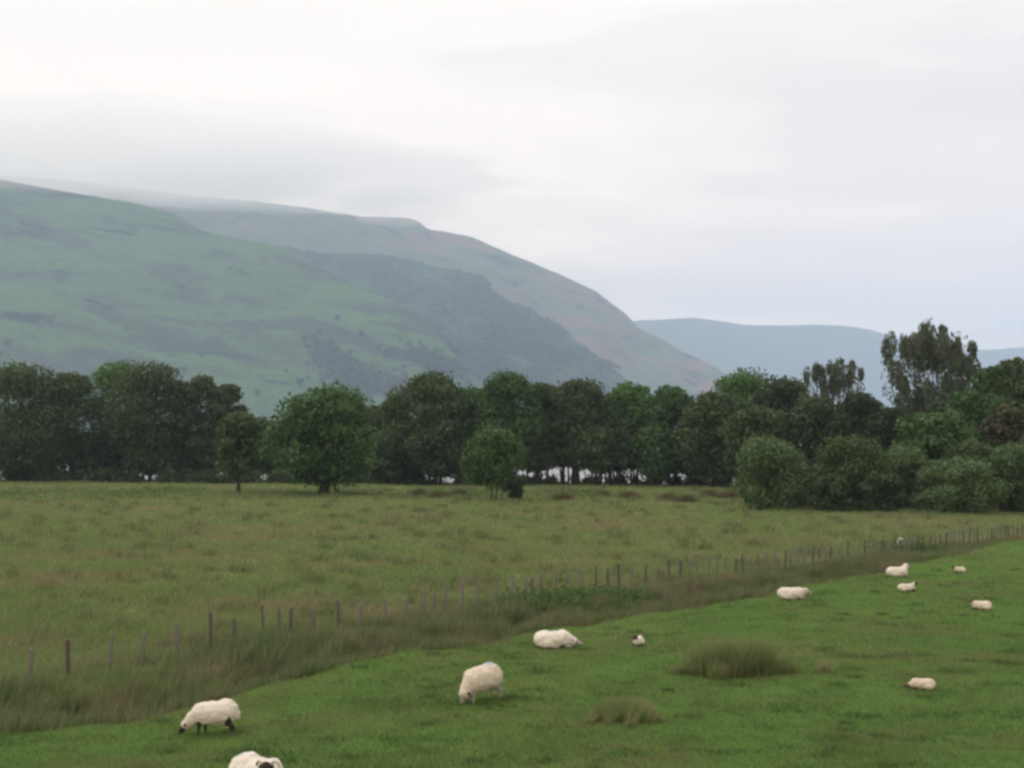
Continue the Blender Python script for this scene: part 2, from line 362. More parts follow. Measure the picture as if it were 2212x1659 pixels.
def tubes(segs, sides=7):
    V, Fc = [], []
    for a, b, r0, r1 in segs:
        a = Vector(a); b = Vector(b); d = (b - a).normalized()
        u = d.orthogonal().normalized(); v = d.cross(u); o = len(V)
        for p, r in ((a, r0), (b, r1)):
            for k in range(sides):
                q = 2 * math.pi * k / sides; V.append(tuple(p + (u * math.cos(q) + v * math.sin(q)) * r))
        for k in range(sides): Fc.append((o + k, o + (k + 1) % sides, o + sides + (k + 1) % sides, o + sides + k))
    return V, Fc
TREES = 0
def tree(px, Y, top, width, mat, label, style='round', base_frac=0.14, stems=1, name='broadleaf_tree', size=0.52, lumps=52, per=240,
         depth=0.85, trunk_r=0.22, group='trees along the loch shore', cat='tree', bark=None, lean=0.0):
    global TREES, rng
    TREES += 1; rng = np.random.default_rng(100 + TREES); rd = random.Random(TREES)
    X = at(px, 1000, Y).x; z0 = float(zg(X, Y))
    hgt = at(px, top, Y).z - z0
    width = width * (1.14 if group.startswith('trees') and style == 'round' else 1.0); base_frac = base_frac * (0.72 if name != 'scrub_tree' else 1.0)
    rx = width * K / F * Y / 2
    root = tag(empty(name, (X, Y, z0)), label, cat, group)
    V, Fc, T, L = crown(hgt * base_frac, hgt * 0.97, rx, rx * depth, style, size, lumps, per)
    mesh_np('crown', V, Fc, LEAF[mat], root, T)
    segs = []
    for s in range(stems):
        off = Vector((rd.uniform(-1, 1), rd.uniform(-0.6, 0.6), 0)) * (0.0 if stems == 1 else 0.12 * rx + 0.25)
        p = off + Vector((0, 0, -0.3)); r = trunk_r * rd.uniform(0.75, 1.1); n = 6; hh = hgt * 0.78
        tgt = off * 2.2 + Vector((rd.uniform(-.5, .5) + lean, rd.uniform(-.4, .4), hh))
        prev = p
        for k in range(1, n + 1):
            f = k / n
            q = p.lerp(tgt, f) + Vector((rd.uniform(-.12, .12), rd.uniform(-.12, .12), 0)) * (hgt * 0.06)
            ra = r * (1 - 0.85 * (k - 1) / n) * (1.45 if k == 1 else 1); rb = r * (1 - 0.85 * f)
            segs.append((prev, q, ra, rb))
            prev = q
    for c, lr in L[::3]:                                  # limbs reach into the lumps
        f = rd.uniform(0.25, 0.6); st = Vector((0, 0, hgt * f * 0.8)); 
        if stems > 1: st += Vector((rd.uniform(-.2, .2) * rx, 0, 0)) * 0.5
        mid = st.lerp(Vector(c), 0.55) + Vector((0, 0, -0.04 * hgt))
        segs += [(st, mid, trunk_r * 0.35, trunk_r * 0.24), (mid, Vector(c), trunk_r * 0.24, trunk_r * 0.08)]
    v, f = tubes(segs); mesh_np('trunk', v, f, bark or BARK, root, smooth=True)
    return root

# --- shore row, left to right
tree(30, 196, 778, 205, 'olive', 'broad olive tree at the left edge of the picture, first in the shore row', base_frac=.10, stems=3, lumps=66)
tree(140, 201, 792, 130, 'olive', 'rounded olive tree second from the left in the shore row', base_frac=.20, stems=2)
tree(205, 204, 930, 120, 'dark', 'low dark shrubby tree filling the gap under the bright green crown on the left', base_frac=.03, stems=3, lumps=40, name='scrub_tree')
tree(243, 207, 768, 140, 'bright', 'bright green tree peeping up behind the dark trees on the left', base_frac=.3, stems=2)
tree(320, 198, 776, 165, 'brown', 'tall brownish tree right of the bright green one on the left', base_frac=.12, stems=3, lumps=60)
tree(392, 201, 806, 100, 'brown', 'narrow brownish tree between the two tallest dark trees on the left', base_frac=.17, stems=2, lumps=44)
tree(445, 199, 796, 86, 'brown', 'dark tree with the left one of two pointed tops beside the open hillside gap', base_frac=.16, stems=2, lumps=42)
tree(490, 202, 802, 74, 'brown', 'dark tree with the right one of two pointed tops beside the open hillside gap', base_frac=.17, stems=2, lumps=40)
tree(290, 205, 925, 130, 'dark', 'low dark understorey tree under the tall brownish tree on the left', base_frac=.16, stems=3, lumps=38, name='scrub_tree')
tree(420, 205, 930, 150, 'dark', 'low dark understorey tree below the twin pointed tops', base_frac=.14, stems=4, lumps=40, name='scrub_tree')
tree(545, 196, 895, 90, 'dark', 'small dark shore tree at the foot of the open hillside gap', base_frac=.13, stems=3, lumps=38, name='scrub_tree')
tree(600, 197, 905, 100, 'green', 'small green shore tree just left of the wide round tree', base_frac=.14, stems=2, lumps=38)
tree(760, 192, 880, 130, 'dark', 'dark shore tree half hidden behind the wide round tree', base_frac=.13, stems=4)
tree(806, 190, 866, 70, 'olive', 'slim olive tree just right of the wide round tree', base_frac=.12, stems=3, lumps=38)
tree(915, 184, 795, 175, 'olive', 'tall domed olive tree right of the wide round tree', base_frac=.14, stems=4, lumps=66, style='round')
tree(850, 188, 850, 80, 'olive', 'lower shoulder tree on the left flank of the tall domed olive tree', base_frac=.12, stems=3, lumps=40)
tree(1000, 187, 825, 110, 'green', 'green tree filling the dip left of the bright middle tree', base_frac=.16, stems=3)
tree(950, 179, 905, 130, 'dark', 'dark low tree in front of the tall domed olive tree', base_frac=.16, stems=4, lumps=42, name='scrub_tree')
tree(1100, 181, 795, 150, 'green', 'tall full green tree behind the small two stemmed tree', base_frac=.17, stems=3, lumps=60)
tree(1172, 186, 812, 90, 'olive', 'olive tree right of the tall full green tree in the middle', base_frac=.2, stems=3)
tree(1256, 180, 810, 130, 'brown', 'brownish round headed tree in the middle of the shore row', base_frac=.24, stems=4, lumps=58)
tree(1225, 184, 900, 130, 'dark', 'dark low tree beneath the brownish round headed tree', base_frac=.28, stems=5, lumps=34, name='scrub_tree')
tree(1368, 183, 817, 105, 'bright', 'bright green tree with a domed top right of the brownish round headed tree', base_frac=.24, stems=4)
tree(1452, 180, 826, 110, 'green', 'green rounded tree left of the gap before the right hand trees', base_frac=.2, stems=4)
tree(1330, 178, 905, 120, 'dark', 'dark low tree beneath the bright green domed tree', base_frac=.24, stems=5, lumps=34, name='scrub_tree')
tree(1420, 176, 915, 130, 'green', 'low green tree beneath the rounded tree right of the middle', base_frac=.2, stems=5, lumps=38)
tree(1545, 172, 842, 150, 'olive', 'olive tree with a broad flat top in front of the pale green dome', base_frac=.12, stems=4, lumps=60)
tree(1600, 180, 796, 150, 'bright', 'pale bright green dome rising behind the broad olive tree', base_frac=.25, stems=2)
tree(70, 204, 935, 130, 'dark', 'low dark understorey tree under the two broad olive trees at the left edge', base_frac=.10, stems=4, lumps=38, name='scrub_tree')
tree(350, 204, 915, 110, 'dark', 'low dark understorey tree under the narrow brownish tree on the left', base_frac=.10, stems=4, lumps=38, name='scrub_tree')
tree(505, 203, 925, 80, 'olive', 'low olive understorey tree just left of the slim field tree', base_frac=.14, stems=3, lumps=34, name='scrub_tree')
tree(655, 199, 900, 130, 'dark', 'dark shore tree hidden behind the left half of the wide round tree', base_frac=.12, stems=4, lumps=38)
tree(850, 182, 930, 110, 'dark', 'low dark understorey tree on the right flank of the slim olive tree', base_frac=.12, stems=4, lumps=38, name='scrub_tree')
tree(1050, 186, 860, 110, 'olive', 'olive tree standing behind the small two stemmed tree', base_frac=.14, stems=4, lumps=44)
tree(1155, 182, 915, 110, 'olive', 'low olive understorey tree below the tall full green tree', base_frac=.26, stems=5, lumps=34, name='scrub_tree')
tree(1290, 176, 925, 110, 'olive', 'low olive understorey tree between the brownish and the bright green domed trees', base_frac=.26, stems=5, lumps=34, name='scrub_tree')
tree(1210, 190, 830, 80, 'green', 'green tree top seen in the dip left of the brownish round headed tree', base_frac=.3, stems=3, lumps=38)
tree(1315, 190, 838, 80, 'olive', 'olive tree top seen in the dip right of the brownish round headed tree', base_frac=.3, stems=3, lumps=38)
tree(1410, 190, 842, 80, 'green', 'green tree top seen between the two bright rounded trees right of the middle', base_frac=.3, stems=3, lumps=38)
tree(1490, 178, 930, 100, 'dark', 'low dark understorey tree in the gap left of the broad olive tree', base_frac=.22, stems=5, lumps=34, name='scrub_tree')
tree(1500, 184, 850, 70, 'green', 'slim green tree in the dip beside the broad olive tree', base_frac=.2, stems=3, lumps=34)
tree(1690, 168, 806, 135, 'dark', 'dark flat topped tree left of the wispy birch', base_frac=.08, stems=3, lumps=60)
tree(1640, 150, 870, 140, 'olive', 'olive tree behind the pale rounded willow bush', base_frac=.05, stems=3, lumps=36)
# --- right hand wood
gW = 'trees of the wood on the right'
tree(1800, 158, 758, 150, 'birch', 'wispy grey green birch with a see-through top left of the tallest birch', 'birch', .18, 2, 'birch_tree', .26, 70, 110, group=gW, bark=BARK_PALE)
tree(1860, 155, 826, 110, 'dark', 'dark tree under the right side of the wispy shorter birch', base_frac=.05, stems=2, group=gW)
tree(1770, 148, 850, 130, 'dark', 'dark tree under the left side of the wispy shorter birch', base_frac=.05, stems=2, group=gW)
tree(2012, 146, 682, 205, 'birch', 'tallest birch, broad and airy with drooping sprays against the pale sky', 'birch', .26, 4, 'birch_tree', .27, 130, 170, group=gW, bark=BARK_PALE)
tree(2085, 150, 735, 80, 'birch', 'narrow birch on the right flank of the tallest one', 'birch', .26, 2, 'birch_tree', .27, 60, 110, group=gW, bark=BARK_PALE)
tree(1930, 150, 870, 110, 'dark', 'dark low tree at the foot of the tallest birch', base_frac=.05, stems=2, group=gW)
tree(2060, 138, 840, 160, 'dark', 'dark tree right of the tallest birch foot', base_frac=.05, stems=2, group=gW, lumps=58)
tree(2150, 136, 768, 110, 'green', 'green tree with a stepped top right of the ragged birch', base_frac=.05, stems=2, group=gW)
tree(2215, 134, 752, 140, 'olive', 'high olive tree at the right edge of the picture', base_frac=.05, stems=2, group=gW, lumps=58)
tree(2120, 128, 832, 130, 'green', 'green tree above the reddish brown one on the right', base_frac=.05, stems=2, group=gW)
tree(2175, 122, 868, 120, 'copper', 'reddish brown tree near the right edge', base_frac=.1, stems=2, group=gW)
tree(2020, 121, 893, 170, 'green', 'spreading green tree behind the front willow bushes', base_frac=.05, stems=3, group=gW, lumps=58)
tree(2290, 126, 800, 150, 'olive', 'olive tree cut off by the right edge of the frame', base_frac=.05, stems=2, group=gW)
# --- willow bushes at the edge of the marsh
gB = 'willow bushes at the edge of the marsh'
def willow(px, Y, top, width, mat, label, lumps=66):
    return tree(px, Y, top, width, mat, label, 'willow', 0.0, 4, 'willow_bush', .26, lumps, 260, .8, .10, gB, 'bush')
willow(1662, 109, 945, 165, 'willow', 'pale rounded willow bush leftmost of the row at the marsh edge')
willow(1745, 113, 1010, 110, 'willow', 'small willow bush tucked between the two largest pale ones')
willow(1835, 109, 948, 180, 'olive', 'wide willow bush second big one from the left')
willow(1800, 105, 1030, 110, 'dark', 'low dark bush at the foot of the second big willow', 28)
willow(1960, 112, 965, 120, 'willow', 'upright willow bush in the middle of the marsh edge row')
willow(1900, 105, 1020, 130, 'dark', 'low dark bush between the second big willow and the domed front one', 30)
willow(2062, 104, 992, 235, 'willow', 'broad domed bush nearest the fence on the right', 60)
willow(2100, 112, 955, 130, 'olive', 'pale bush rising behind the broad domed one')
willow(2195, 108, 950, 120, 'willow', 'tall pale bush at the right edge above the fence')
willow(2200, 104, 1040, 120, 'dark', 'low dark bush at the right edge close to the fence', 28)
# --- single trees standing out in the field
gS = 'single trees standing out in the marsh field'
tree(516, 152, 880, 112, 'olive', 'small slim tree with a bare brown trunk standing in the field on the left', base_frac=.30, stems=1, lumps=30, per=150, trunk_r=.24, group=gS)
tree(700, 143, 832, 250, 'green', 'wide round spreading tree with a stout short trunk left of the middle', base_frac=.22, stems=1, lumps=64, per=260, trunk_r=.62, group=gS, name='oak_tree')
tree(1065, 129, 926, 155, 'green', 'small rounded tree on two thin stems near the middle', base_frac=.30, stems=2, lumps=40, per=190, trunk_r=.13, group=gS, size=.32)
tree(1108, 133, 1015, 62, 'dark', 'small dark bush beside the two stemmed tree', 'willow', 0.0, 3, 'bush', .26, 18, 150, .8, .06, gS, 'bush')

# low tangle of undergrowth between the trunks at the water's edge, open where the loch shines through
rng = np.random.default_rng(77)
op = [(-60, 20), (60, 84), (300, 345), (372, 385), (560, 580), (915, 985), (1150, 1180), (1195, 1215), (1235, 1260), (1300, 1325), (1345, 1400), (1415, 1445), (1470, 1500), (1525, 1545), (1575, 1590)]
CX = []
for k in range(1500):
    px = rng.uniform(-150, 1700); inside = any(a < px < b for a, b in op)
    if inside and rng.uniform() < .93: continue
    Y = 183 + rng.uniform(-4, 4) + max(0, (900 - px)) * .02; X = at(px, 1000, Y).x; Y = min(Y, float(shore(X)) - 1)
    hmax = 2.9 if px < 1000 else 1.9
    if px > 1150 and rng.uniform() < .5: continue
    m_ = 26; hh = hmax * rng.uniform(.25, 1.0); d = rng.normal(size=(m_, 3)) * np.array([.5, .5, 0]); d[:, 2] = rng.beta(1.2, 1.4, m_) * hh
    CX.append(np.array([X, Y, float(zg(X, Y))]) + d)
C = np.concatenate(CX); v, fq = leaf_quads(C, rng.normal(size=C.shape), .42)
tag(mesh_np('undergrowth', v, fq, LEAF['dark'], None, np.repeat(rng.uniform(0, 1, len(C)), 4)), 'dark tangled undergrowth between the trunks along the loch shore', 'undergrowth', kind='stuff')

# ---------------------------------------------------------------- far wood and hillside trees
def blob_tree(V, Fc, T, p, r, h, rd, n=16):
    d = rng.normal(size=(n, 3)); d /= np.linalg.norm(d, axis=1, keepdims=True)
    C = np.array(p) + d * np.array([r, r, h * .5]) * 0.62 + np.array([0, 0, h * .55])
    v, f = leaf_quads(C, d + .3 * rng.normal(size=(n, 3)), r * 1.05)
    o = sum(len(x) for x in V); V.append(v); Fc.append(f + o); T.append(np.repeat(rng.uniform(0, 1) * .5 + rng.uniform(0, .5, n), 4))
V, Fc, T = [], [], []
rd = random.Random(5); cnt = 0
sx, sy = spur.sil
while cnt < 7500:
    px = rd.uniform(600, 1400); top = float(np.interp(px, sx, sy)); py = top + 6 + rd.random() * (880 - top)
    if fbm(px, py * 1.6, 0.018, 2.2) < 0.02: continue
    p = spur.hit(px, py)
    if p.z < 5: continue
    p.x += rd.uniform(-25, 25); p.y += 0
    blob_tree(V, Fc, T, p, rd.uniform(5, 9), rd.uniform(8, 12), rd, 8); cnt += 1
wd = mesh_np('far_wood', np.concatenate(V), np.concatenate(Fc), LEAF['hill'], None, np.concatenate(T))
tag(wd, 'dark blue green wood covering the middle spur below the crags', 'wood', kind='stuff')
# dense copses low on the green hillside
V, Fc, T = [], [], []
def copse(cx, cy, wx, wy, n, tilt=0.0):
    for k in range(n):
        a = rd.gauss(0, .45); b = rd.gauss(0, .45)
        p = hill1.hit(cx + a * wx, cy + b * wy + a * wx * tilt)
        blob_tree(V, Fc, T, p + Vector((rd.uniform(-8, 8), 0, 0)), rd.uniform(5, 9), rd.uniform(9, 15), rd, 14)
copse(710, 762, 60, 22, 60, .35); copse(765, 805, 80, 26, 110, .25); copse(800, 835, 110, 25, 140); copse(930, 770, 60, 25, 50, .5)
copse(960, 800, 70, 25, 70, .4); copse(880, 850, 90, 25, 80); copse(985, 740, 18, 30, 25, 1.2)
tag(mesh_np('far_copse', np.concatenate(V), np.concatenate(Fc), LEAF['hill'], None, np.concatenate(T)), 'bluish scrub wood in the hollow low on the green hillside', 'wood', kind='stuff')
HT = [(24, 742, 9, 'lone dark tree on the lower green hillside by the left edge'),
      (5, 775, 12, 'hillside tree just above the leftmost shore crown'),
      (730, 685, 9, 'slim dark tree alone on the green hillside above the copse'),
      (777, 720, 10, 'round dark tree on the green hillside left of the spur foot'),
      (818, 752, 8, 'small hillside tree right of the copse top'),
      (838, 762, 8, 'small hillside tree just below and right of its neighbour by the copse'),
      (883, 762, 8, 'small round hillside tree near the foot of the spur'),
      (655, 828, 11, 'dark hillside tree above the left shoulder of the wide round tree'),
      (562, 848, 8, 'flat hillside bush over the open gap left of the wide round tree'),
      (404, 800, 8, 'faint hillside tree between the pointed shore tree tops on the left'),
      (440, 765, 6, 'small faint hillside tree above the twin pointed tops'),
      (618, 805, 6, 'faint little hillside bush left of the bluish copse'),
      (870, 795, 8, 'hillside bush standing clear right of the bluish copse')]
for px, py, r, lab in HT:
    p = hill1.hit(px, py + 8); V, Fc, T = [], [], []
    root = tag(empty('hillside_tree', p), lab, 'tree', 'lone trees scattered on the green hillside')
    for k in range(5): blob_tree(V, Fc, T, (rd.uniform(-r, r) * .5, rd.uniform(-r, r) * .4, rd.uniform(0, r) * .6 + 1), r * .7, r * 1.2, rd, 26)
    mesh_np('crown', np.concatenate(V), np.concatenate(Fc), LEAF['hill'], root, np.concatenate(T))
    v, f = tubes([((0, 0, -3), (0, 0, r * 1.1), .6, .25)]); mesh_np('trunk', v, f, BARK, root)

# ---------------------------------------------------------------- grass
rng = np.random.default_rng(42)
def blades(P, h, w, lean=0.35, tint=None, bias=(0.12, 0)):
    n = len(P); a = rng.uniform(0, 2 * np.pi, n); u = np.stack([np.cos(a), np.sin(a), 0 * a], 1) * (w * 0.5)[:, None]
    l = rng.normal(0, lean, (n, 2)) * h[:, None] + np.array([bias]) * h[:, None]
    tip = P + np.concatenate([l, h[:, None]], 1); mid = P + np.concatenate([l * .35, .55 * h[:, None]], 1)
    V = np.stack([P - u, P + u, mid + u * .8, tip, mid - u * .8], 1).reshape(-1, 3)
    i = np.arange(n) * 5
    Fq = np.concatenate([np.stack([i, i + 1, i + 2, i + 4], 1)]); Ft = np.stack([i + 4, i + 2, i + 3, i + 3], 1)
    return V, Fq, Ft, np.repeat(rng.uniform(0, 1, n) if tint is None else tint, 5)
def tris(P, h, w, lean=0.35, bias=(0.12, 0), tint=None):
    n = len(P); a = rng.uniform(0, 2 * np.pi, n); u = np.stack([np.cos(a), np.sin(a), 0 * a], 1) * (w * 0.5)[:, None]
    l = rng.normal(0, lean, (n, 2)) * h[:, None] + np.array([bias]) * h[:, None]
    tip = P + np.concatenate([l, h[:, None]], 1)
    V = np.stack([P - u, P + u, tip], 1).reshape(-1, 3)
    return V, np.arange(3 * n).reshape(n, 3), np.repeat(rng.uniform(0, 1, n) if tint is None else tint, 3)
def onground(x, y, dz=-0.03): return np.stack([x, y, zg(x, y) + dz], 1)
def val_noise(x, y, s, seed=0):
    rs = np.random.default_rng(seed); A = rs.uniform(0, 1, (64, 64))
    X = x * s; Y = y * s; i = np.floor(X).astype(int); j = np.floor(Y).astype(int); fx = X - i; fy = Y - j
    fx = fx * fx * (3 - 2 * fx); fy = fy * fy * (3 - 2 * fy)
    g = lambda a, b: A[a % 64, b % 64]
    return (g(i, j) * (1 - fx) + g(i + 1, j) * fx) * (1 - fy) + (g(i, j + 1) * (1 - fx) + g(i + 1, j + 1) * fx) * fy
FX = np.array([-400, -60, -15.2, -13.0, -8.9, -4.4, -1.2, 2.4, 7.6, 10.7, 19.4, 25.4, 39.5, 60, 400])
# fence line measured on the posts' tops: (row x in the photo, distance)
FP = [(0, 27.3), (208, 29.7), (734, 34.8), (997, 37.2), (1222, 40.9), (1445, 44.4), (1771, 50.7), (2017, 53.6), (2355, 60), (2519, 65), (2816, 79)]
def fence_pt(sx_):
    Y = float(np.interp(sx_, [a for a, b in FP], [b for a, b in FP])); X = (sx_ * 1024 / 2816 - 512) / F * Y
    return X, Y
FXs = np.array([fence_pt(a)[0] for a in range(0, 2900, 80)]); FYs = np.array([fence_pt(a)[1] for a in range(0, 2900, 80)])
def fenceY(x): return np.where(x < FXs[0], FYs[0] + (x - FXs[0]) * 0.9, np.where(x > FXs[-1], FYs[-1] + (x - FXs[-1]) * 1.2, np.interp(x, FXs, FYs)))

# marsh grass beyond the rushes
n = 190000
y = np.exp(rng.uniform(np.log(24), np.log(205), n)); x = rng.uniform(-0.72, 0.70, n) * y
ok = (y > bnd(x) + 4) & (y < shore(x) + 2); x, y = x[ok], y[ok]
dn = val_noise(x, y, 0.35, 1) * .6 + val_noise(x, y, 1.1, 2) * .4
h = (0.22 + 0.42 * dn) * rng.uniform(.6, 1.2, len(x))
x2 = np.repeat(x, 3) + rng.normal(0, .12, 3 * len(x)); y2 = np.repeat(y, 3) + rng.normal(0, .12, 3 * len(x)); h2 = np.repeat(h, 3) * rng.uniform(.7, 1.1, 3 * len(x))
V, Fc, T = tris(onground(x2, y2), h2 * .85, 0.016 + np.repeat(y, 3) * 0.0007, .65)
tag(mesh_np('marsh_grass', V, Fc, M_MARSH, None, T), 'rough yellow green marsh grass beyond the fence', 'grass', kind='stuff')
# darker tussocks dotted over the marsh
n = 700
y = np.exp(rng.uniform(np.log(34), np.log(165), n)); x = rng.uniform(-0.55, 0.55, n) * y
ok = (y > fenceY(x) + 1.5); x, y = x[ok], y[ok]; sz = rng.uniform(.5, 1.3, len(x)) * (0.6 + y / 140)
k = 60
xx = np.repeat(x, k) + rng.normal(0, .28, len(x) * k) * np.repeat(sz, k); yy = np.repeat(y, k) + rng.normal(0, .22, len(x) * k) * np.repeat(sz, k)
V, Fc, T = tris(onground(xx, yy), rng.uniform(.3, .75, len(xx)) * np.repeat(np.clip(sz, 0, 1.1), k), 0.02 + yy * .0006, .35)
tag(mesh_np('tussock_grass', V, Fc, M_RUSH, None, T), 'dark rush tussocks dotted through the marsh grass', 'grass', kind='stuff')
n = 20000
x = rng.uniform(-80, 62, n); y = 143 + rng.normal(0, 4.5, n) - .16 * x; x = x[val_noise(x, y, .12, 21) > .35]; y = y[:len(x)]
V, Fc, T = tris(onground(x, y), rng.uniform(.25, .6, len(x)), .12 + 0 * x, .4)
tag(mesh_np('bank_grass', V, Fc, M_GRN, None, T), 'darker green grass on the low bank in front of the shore trees', 'grass', kind='stuff')
# rushes between the pasture and the fence
n = 135000
x = rng.uniform(-30, 56, n); f = rng.beta(1.1, 1.3, n); y = bnd(x) + 0.2 + f * (fenceY(x) + 1.0 + 5.0 * np.clip((2 - x) / 14, 0, 1) * rng.uniform(0, 1, n) - bnd(x) - 0.2)
ok = (np.abs(x) < 0.75 * y); x, y, f = x[ok], y[ok], f[ok]
dn = val_noise(x, y, 0.55, 5) * .55 + val_noise(x, y, 1.9, 6) * .45
ok = rng.uniform(0, 1, len(x)) < 0.05 + 2.2 * (dn - .15); x, y, f, dn = x[ok], y[ok], f[ok], dn[ok]
far_f = np.clip((y - 30) / 40, 0, 1)
h = (0.12 + 1.15 * dn ** 1.3) * (0.55 + 0.55 * np.sin(np.pi * np.clip(f * 1.0 + .1, 0, 1))) * rng.uniform(.6, 1.15, len(x)) * (1 - .35 * far_f)
x2 = np.repeat(x, 3) + rng.normal(0, .07, 3 * len(x)); y2 = np.repeat(y, 3) + rng.normal(0, .07, 3 * len(x)); h2 = np.repeat(h, 3) * rng.uniform(.75, 1.1, 3 * len(x))
V, Fc, T = tris(onground(x2, y2), h2, 0.018 + 0 * h2 + y2 * .0003, .22, (.22, 0))
tag(mesh_np('rushes', V, Fc, M_RUSH, None, T), 'tall brown green rushes in the ditch between pasture and fence', 'rushes', kind='stuff')
# nettles and fresh green growth in the ditch
V_, F_, T_ = [], [], []
for px, py, wd_, n in ((1250, 1305, 1.6, 3000), (1310, 1300, 1.2, 1800), (1180, 1318, .9, 900), (1960, 1190, 1.6, 1500)):
    Y = H * F / ((py - HOR / K) * K) ; X = at(px, 1000, Y).x
    x = X + rng.normal(0, wd_ * .8, n); y = Y + rng.normal(0, 1.0, n)
    C = np.stack([x, y, zg(x, y) + rng.beta(1.5, 2.2, n) * .75], 1)
    v, fq = leaf_quads(C, rng.normal(size=(n, 3)) + np.array([0, 0, .8]), .11); o = sum(len(a) for a in V_)
    V_.append(v); F_.append(fq + o); T_.append(np.repeat(rng.uniform(0, 1, n), 4))
tag(mesh_np('nettles', np.concatenate(V_), np.concatenate(F_), M_GRN, None, np.concatenate(T_)), 'fresh green nettles growing along the ditch by the fence', 'weeds', kind='stuff')
# pasture grass
n = 700000
y = 14 + 80 * rng.beta(1.0, 2.6, n); x = rng.uniform(-0.75, 0.80, n) * y
ok = y < bnd(x) + .1; x, y = x[ok], y[ok]
dn = val_noise(x, y, 0.9, 8) * .5 + val_noise(x, y, 2.6, 9) * .5
h = (0.035 + 0.10 * dn ** 1.6) * rng.uniform(.6, 1.3, len(x))
V, Fc, T = tris(onground(x, y, -.01), h, .010 + y * .0005, .45, (.2, 0))
tag(mesh_np('pasture_grass', V, Fc, M_PAST, None, T), 'short grazed green grass of the sheep pasture', 'grass', kind='stuff')
# darker weeds in the pasture
n = 260
y = 17 + 45 * rng.beta(1, 1.8, n); x = rng.uniform(-0.5, 0.54, n) * y; ok = y < bnd(x) - .8; x, y = x[ok], y[ok]; k = 90
sz = rng.uniform(.5, 1.3, len(x))
xx = np.repeat(x, k) + rng.normal(0, .26, len(x) * k) * np.repeat(sz, k); yy = np.repeat(y, k) + rng.normal(0, .16, len(x) * k) * np.repeat(sz, k)
V, Fc, T = tris(onground(xx, yy), rng.uniform(.06, .2, len(xx)), .014 + yy * .0004, .5)
tag(mesh_np('pasture_weeds', V, Fc, M_GRN, None, T), 'darker tufts and weeds scattered over the pasture', 'weeds', kind='stuff')
# two rush clumps in the pasture
def clump(px, py, wm, dm, hm, n, label):
    Y = (H - .35) * F / ((py - HOR / K) * K); X = at(px, 1000, Y).x; z0 = float(zg(X, Y))
    kc = 60; ci = rng.integers(0, kc, n); ccx = rng.normal(0, .42, kc); ccy = rng.normal(0, .45, kc); lx = (ccx[ci] + rng.normal(0, .07, n)) * wm / 2; ly = (ccy[ci] + rng.normal(0, .12, n)) * dm / 2
    P = np.stack([lx, ly, zg(X + lx, Y + ly) - z0 - .03], 1)
    h = hm * rng.uniform(.35, 1.15, n) * (1 - .45 * np.clip((lx / wm * 2) ** 2, 0, 1)) * (0.45 + 1.1 * val_noise(X + lx, Y + ly, 2.3, 3))
    V, Fc, T = tris(P, h, np.full(n, .016), .32, (.15, 0))
    o = mesh_np('rush_clump', V, Fc, M_CLUMP, None, T); o.location = (X, Y, z0)
    tag(o, label, 'rush clump', 'rush clumps standing in the pasture')
clump(1570, 1446, 3.0, 1.4, .78, 14000, 'large long grey green rush clump in the pasture right of the middle')
clump(1335, 1556, 1.5, 1.0, .46, 6000, 'smaller low rush clump in the pasture in front of the large one')
# brown sedge tussocks on the far bank
gT = 'brown sedge tussocks in front of the shore trees'
sed = [(905, 1070, 28, 'left of the middle, alone below the domed olive tree'), (945, 1075, 46, 'below the low dark tree left of the two stemmed tree'), (990, 1070, 50, 'just left of the two stemmed tree'),
       (1215, 1078, 60, 'first one right of the two stemmed tree'), (1300, 1072, 40, 'small one below the brownish round headed tree'), (1355, 1075, 66, 'dark wide one below the bright green domed tree'),
       (1440, 1080, 60, 'below the green rounded tree'), (1480, 1085, 60, 'reddish one left of the willow bushes'), (1530, 1072, 50, 'narrow one below the broad olive tree'), (1572, 1078, 60, 'next to the leftmost willow bush')]
for px, py, wpx, lab in sed:
    Y = H * F / ((py - HOR / K) * K); X = at(px, 1000, Y).x; z0 = float(zg(X, Y)); wm = wpx * K / F * Y; n = 900
    lx = np.clip(rng.normal(0, .4, n), -1, 1) * wm / 2; ly = rng.normal(0, .5, n)
    V, Fc, T = tris(np.stack([lx, ly, 0 * lx - .05], 1), rng.uniform(.3, 1.0, n) * (1.1 - .6 * (lx / wm * 2) ** 2), np.full(n, .13), .3)
    o = mesh_np('sedge_tussock', V, Fc, M_SEDGE, None, T); o.location = (X, Y, z0)
    tag(o, 'brown sedge tussock ' + lab, 'tussock', gT)

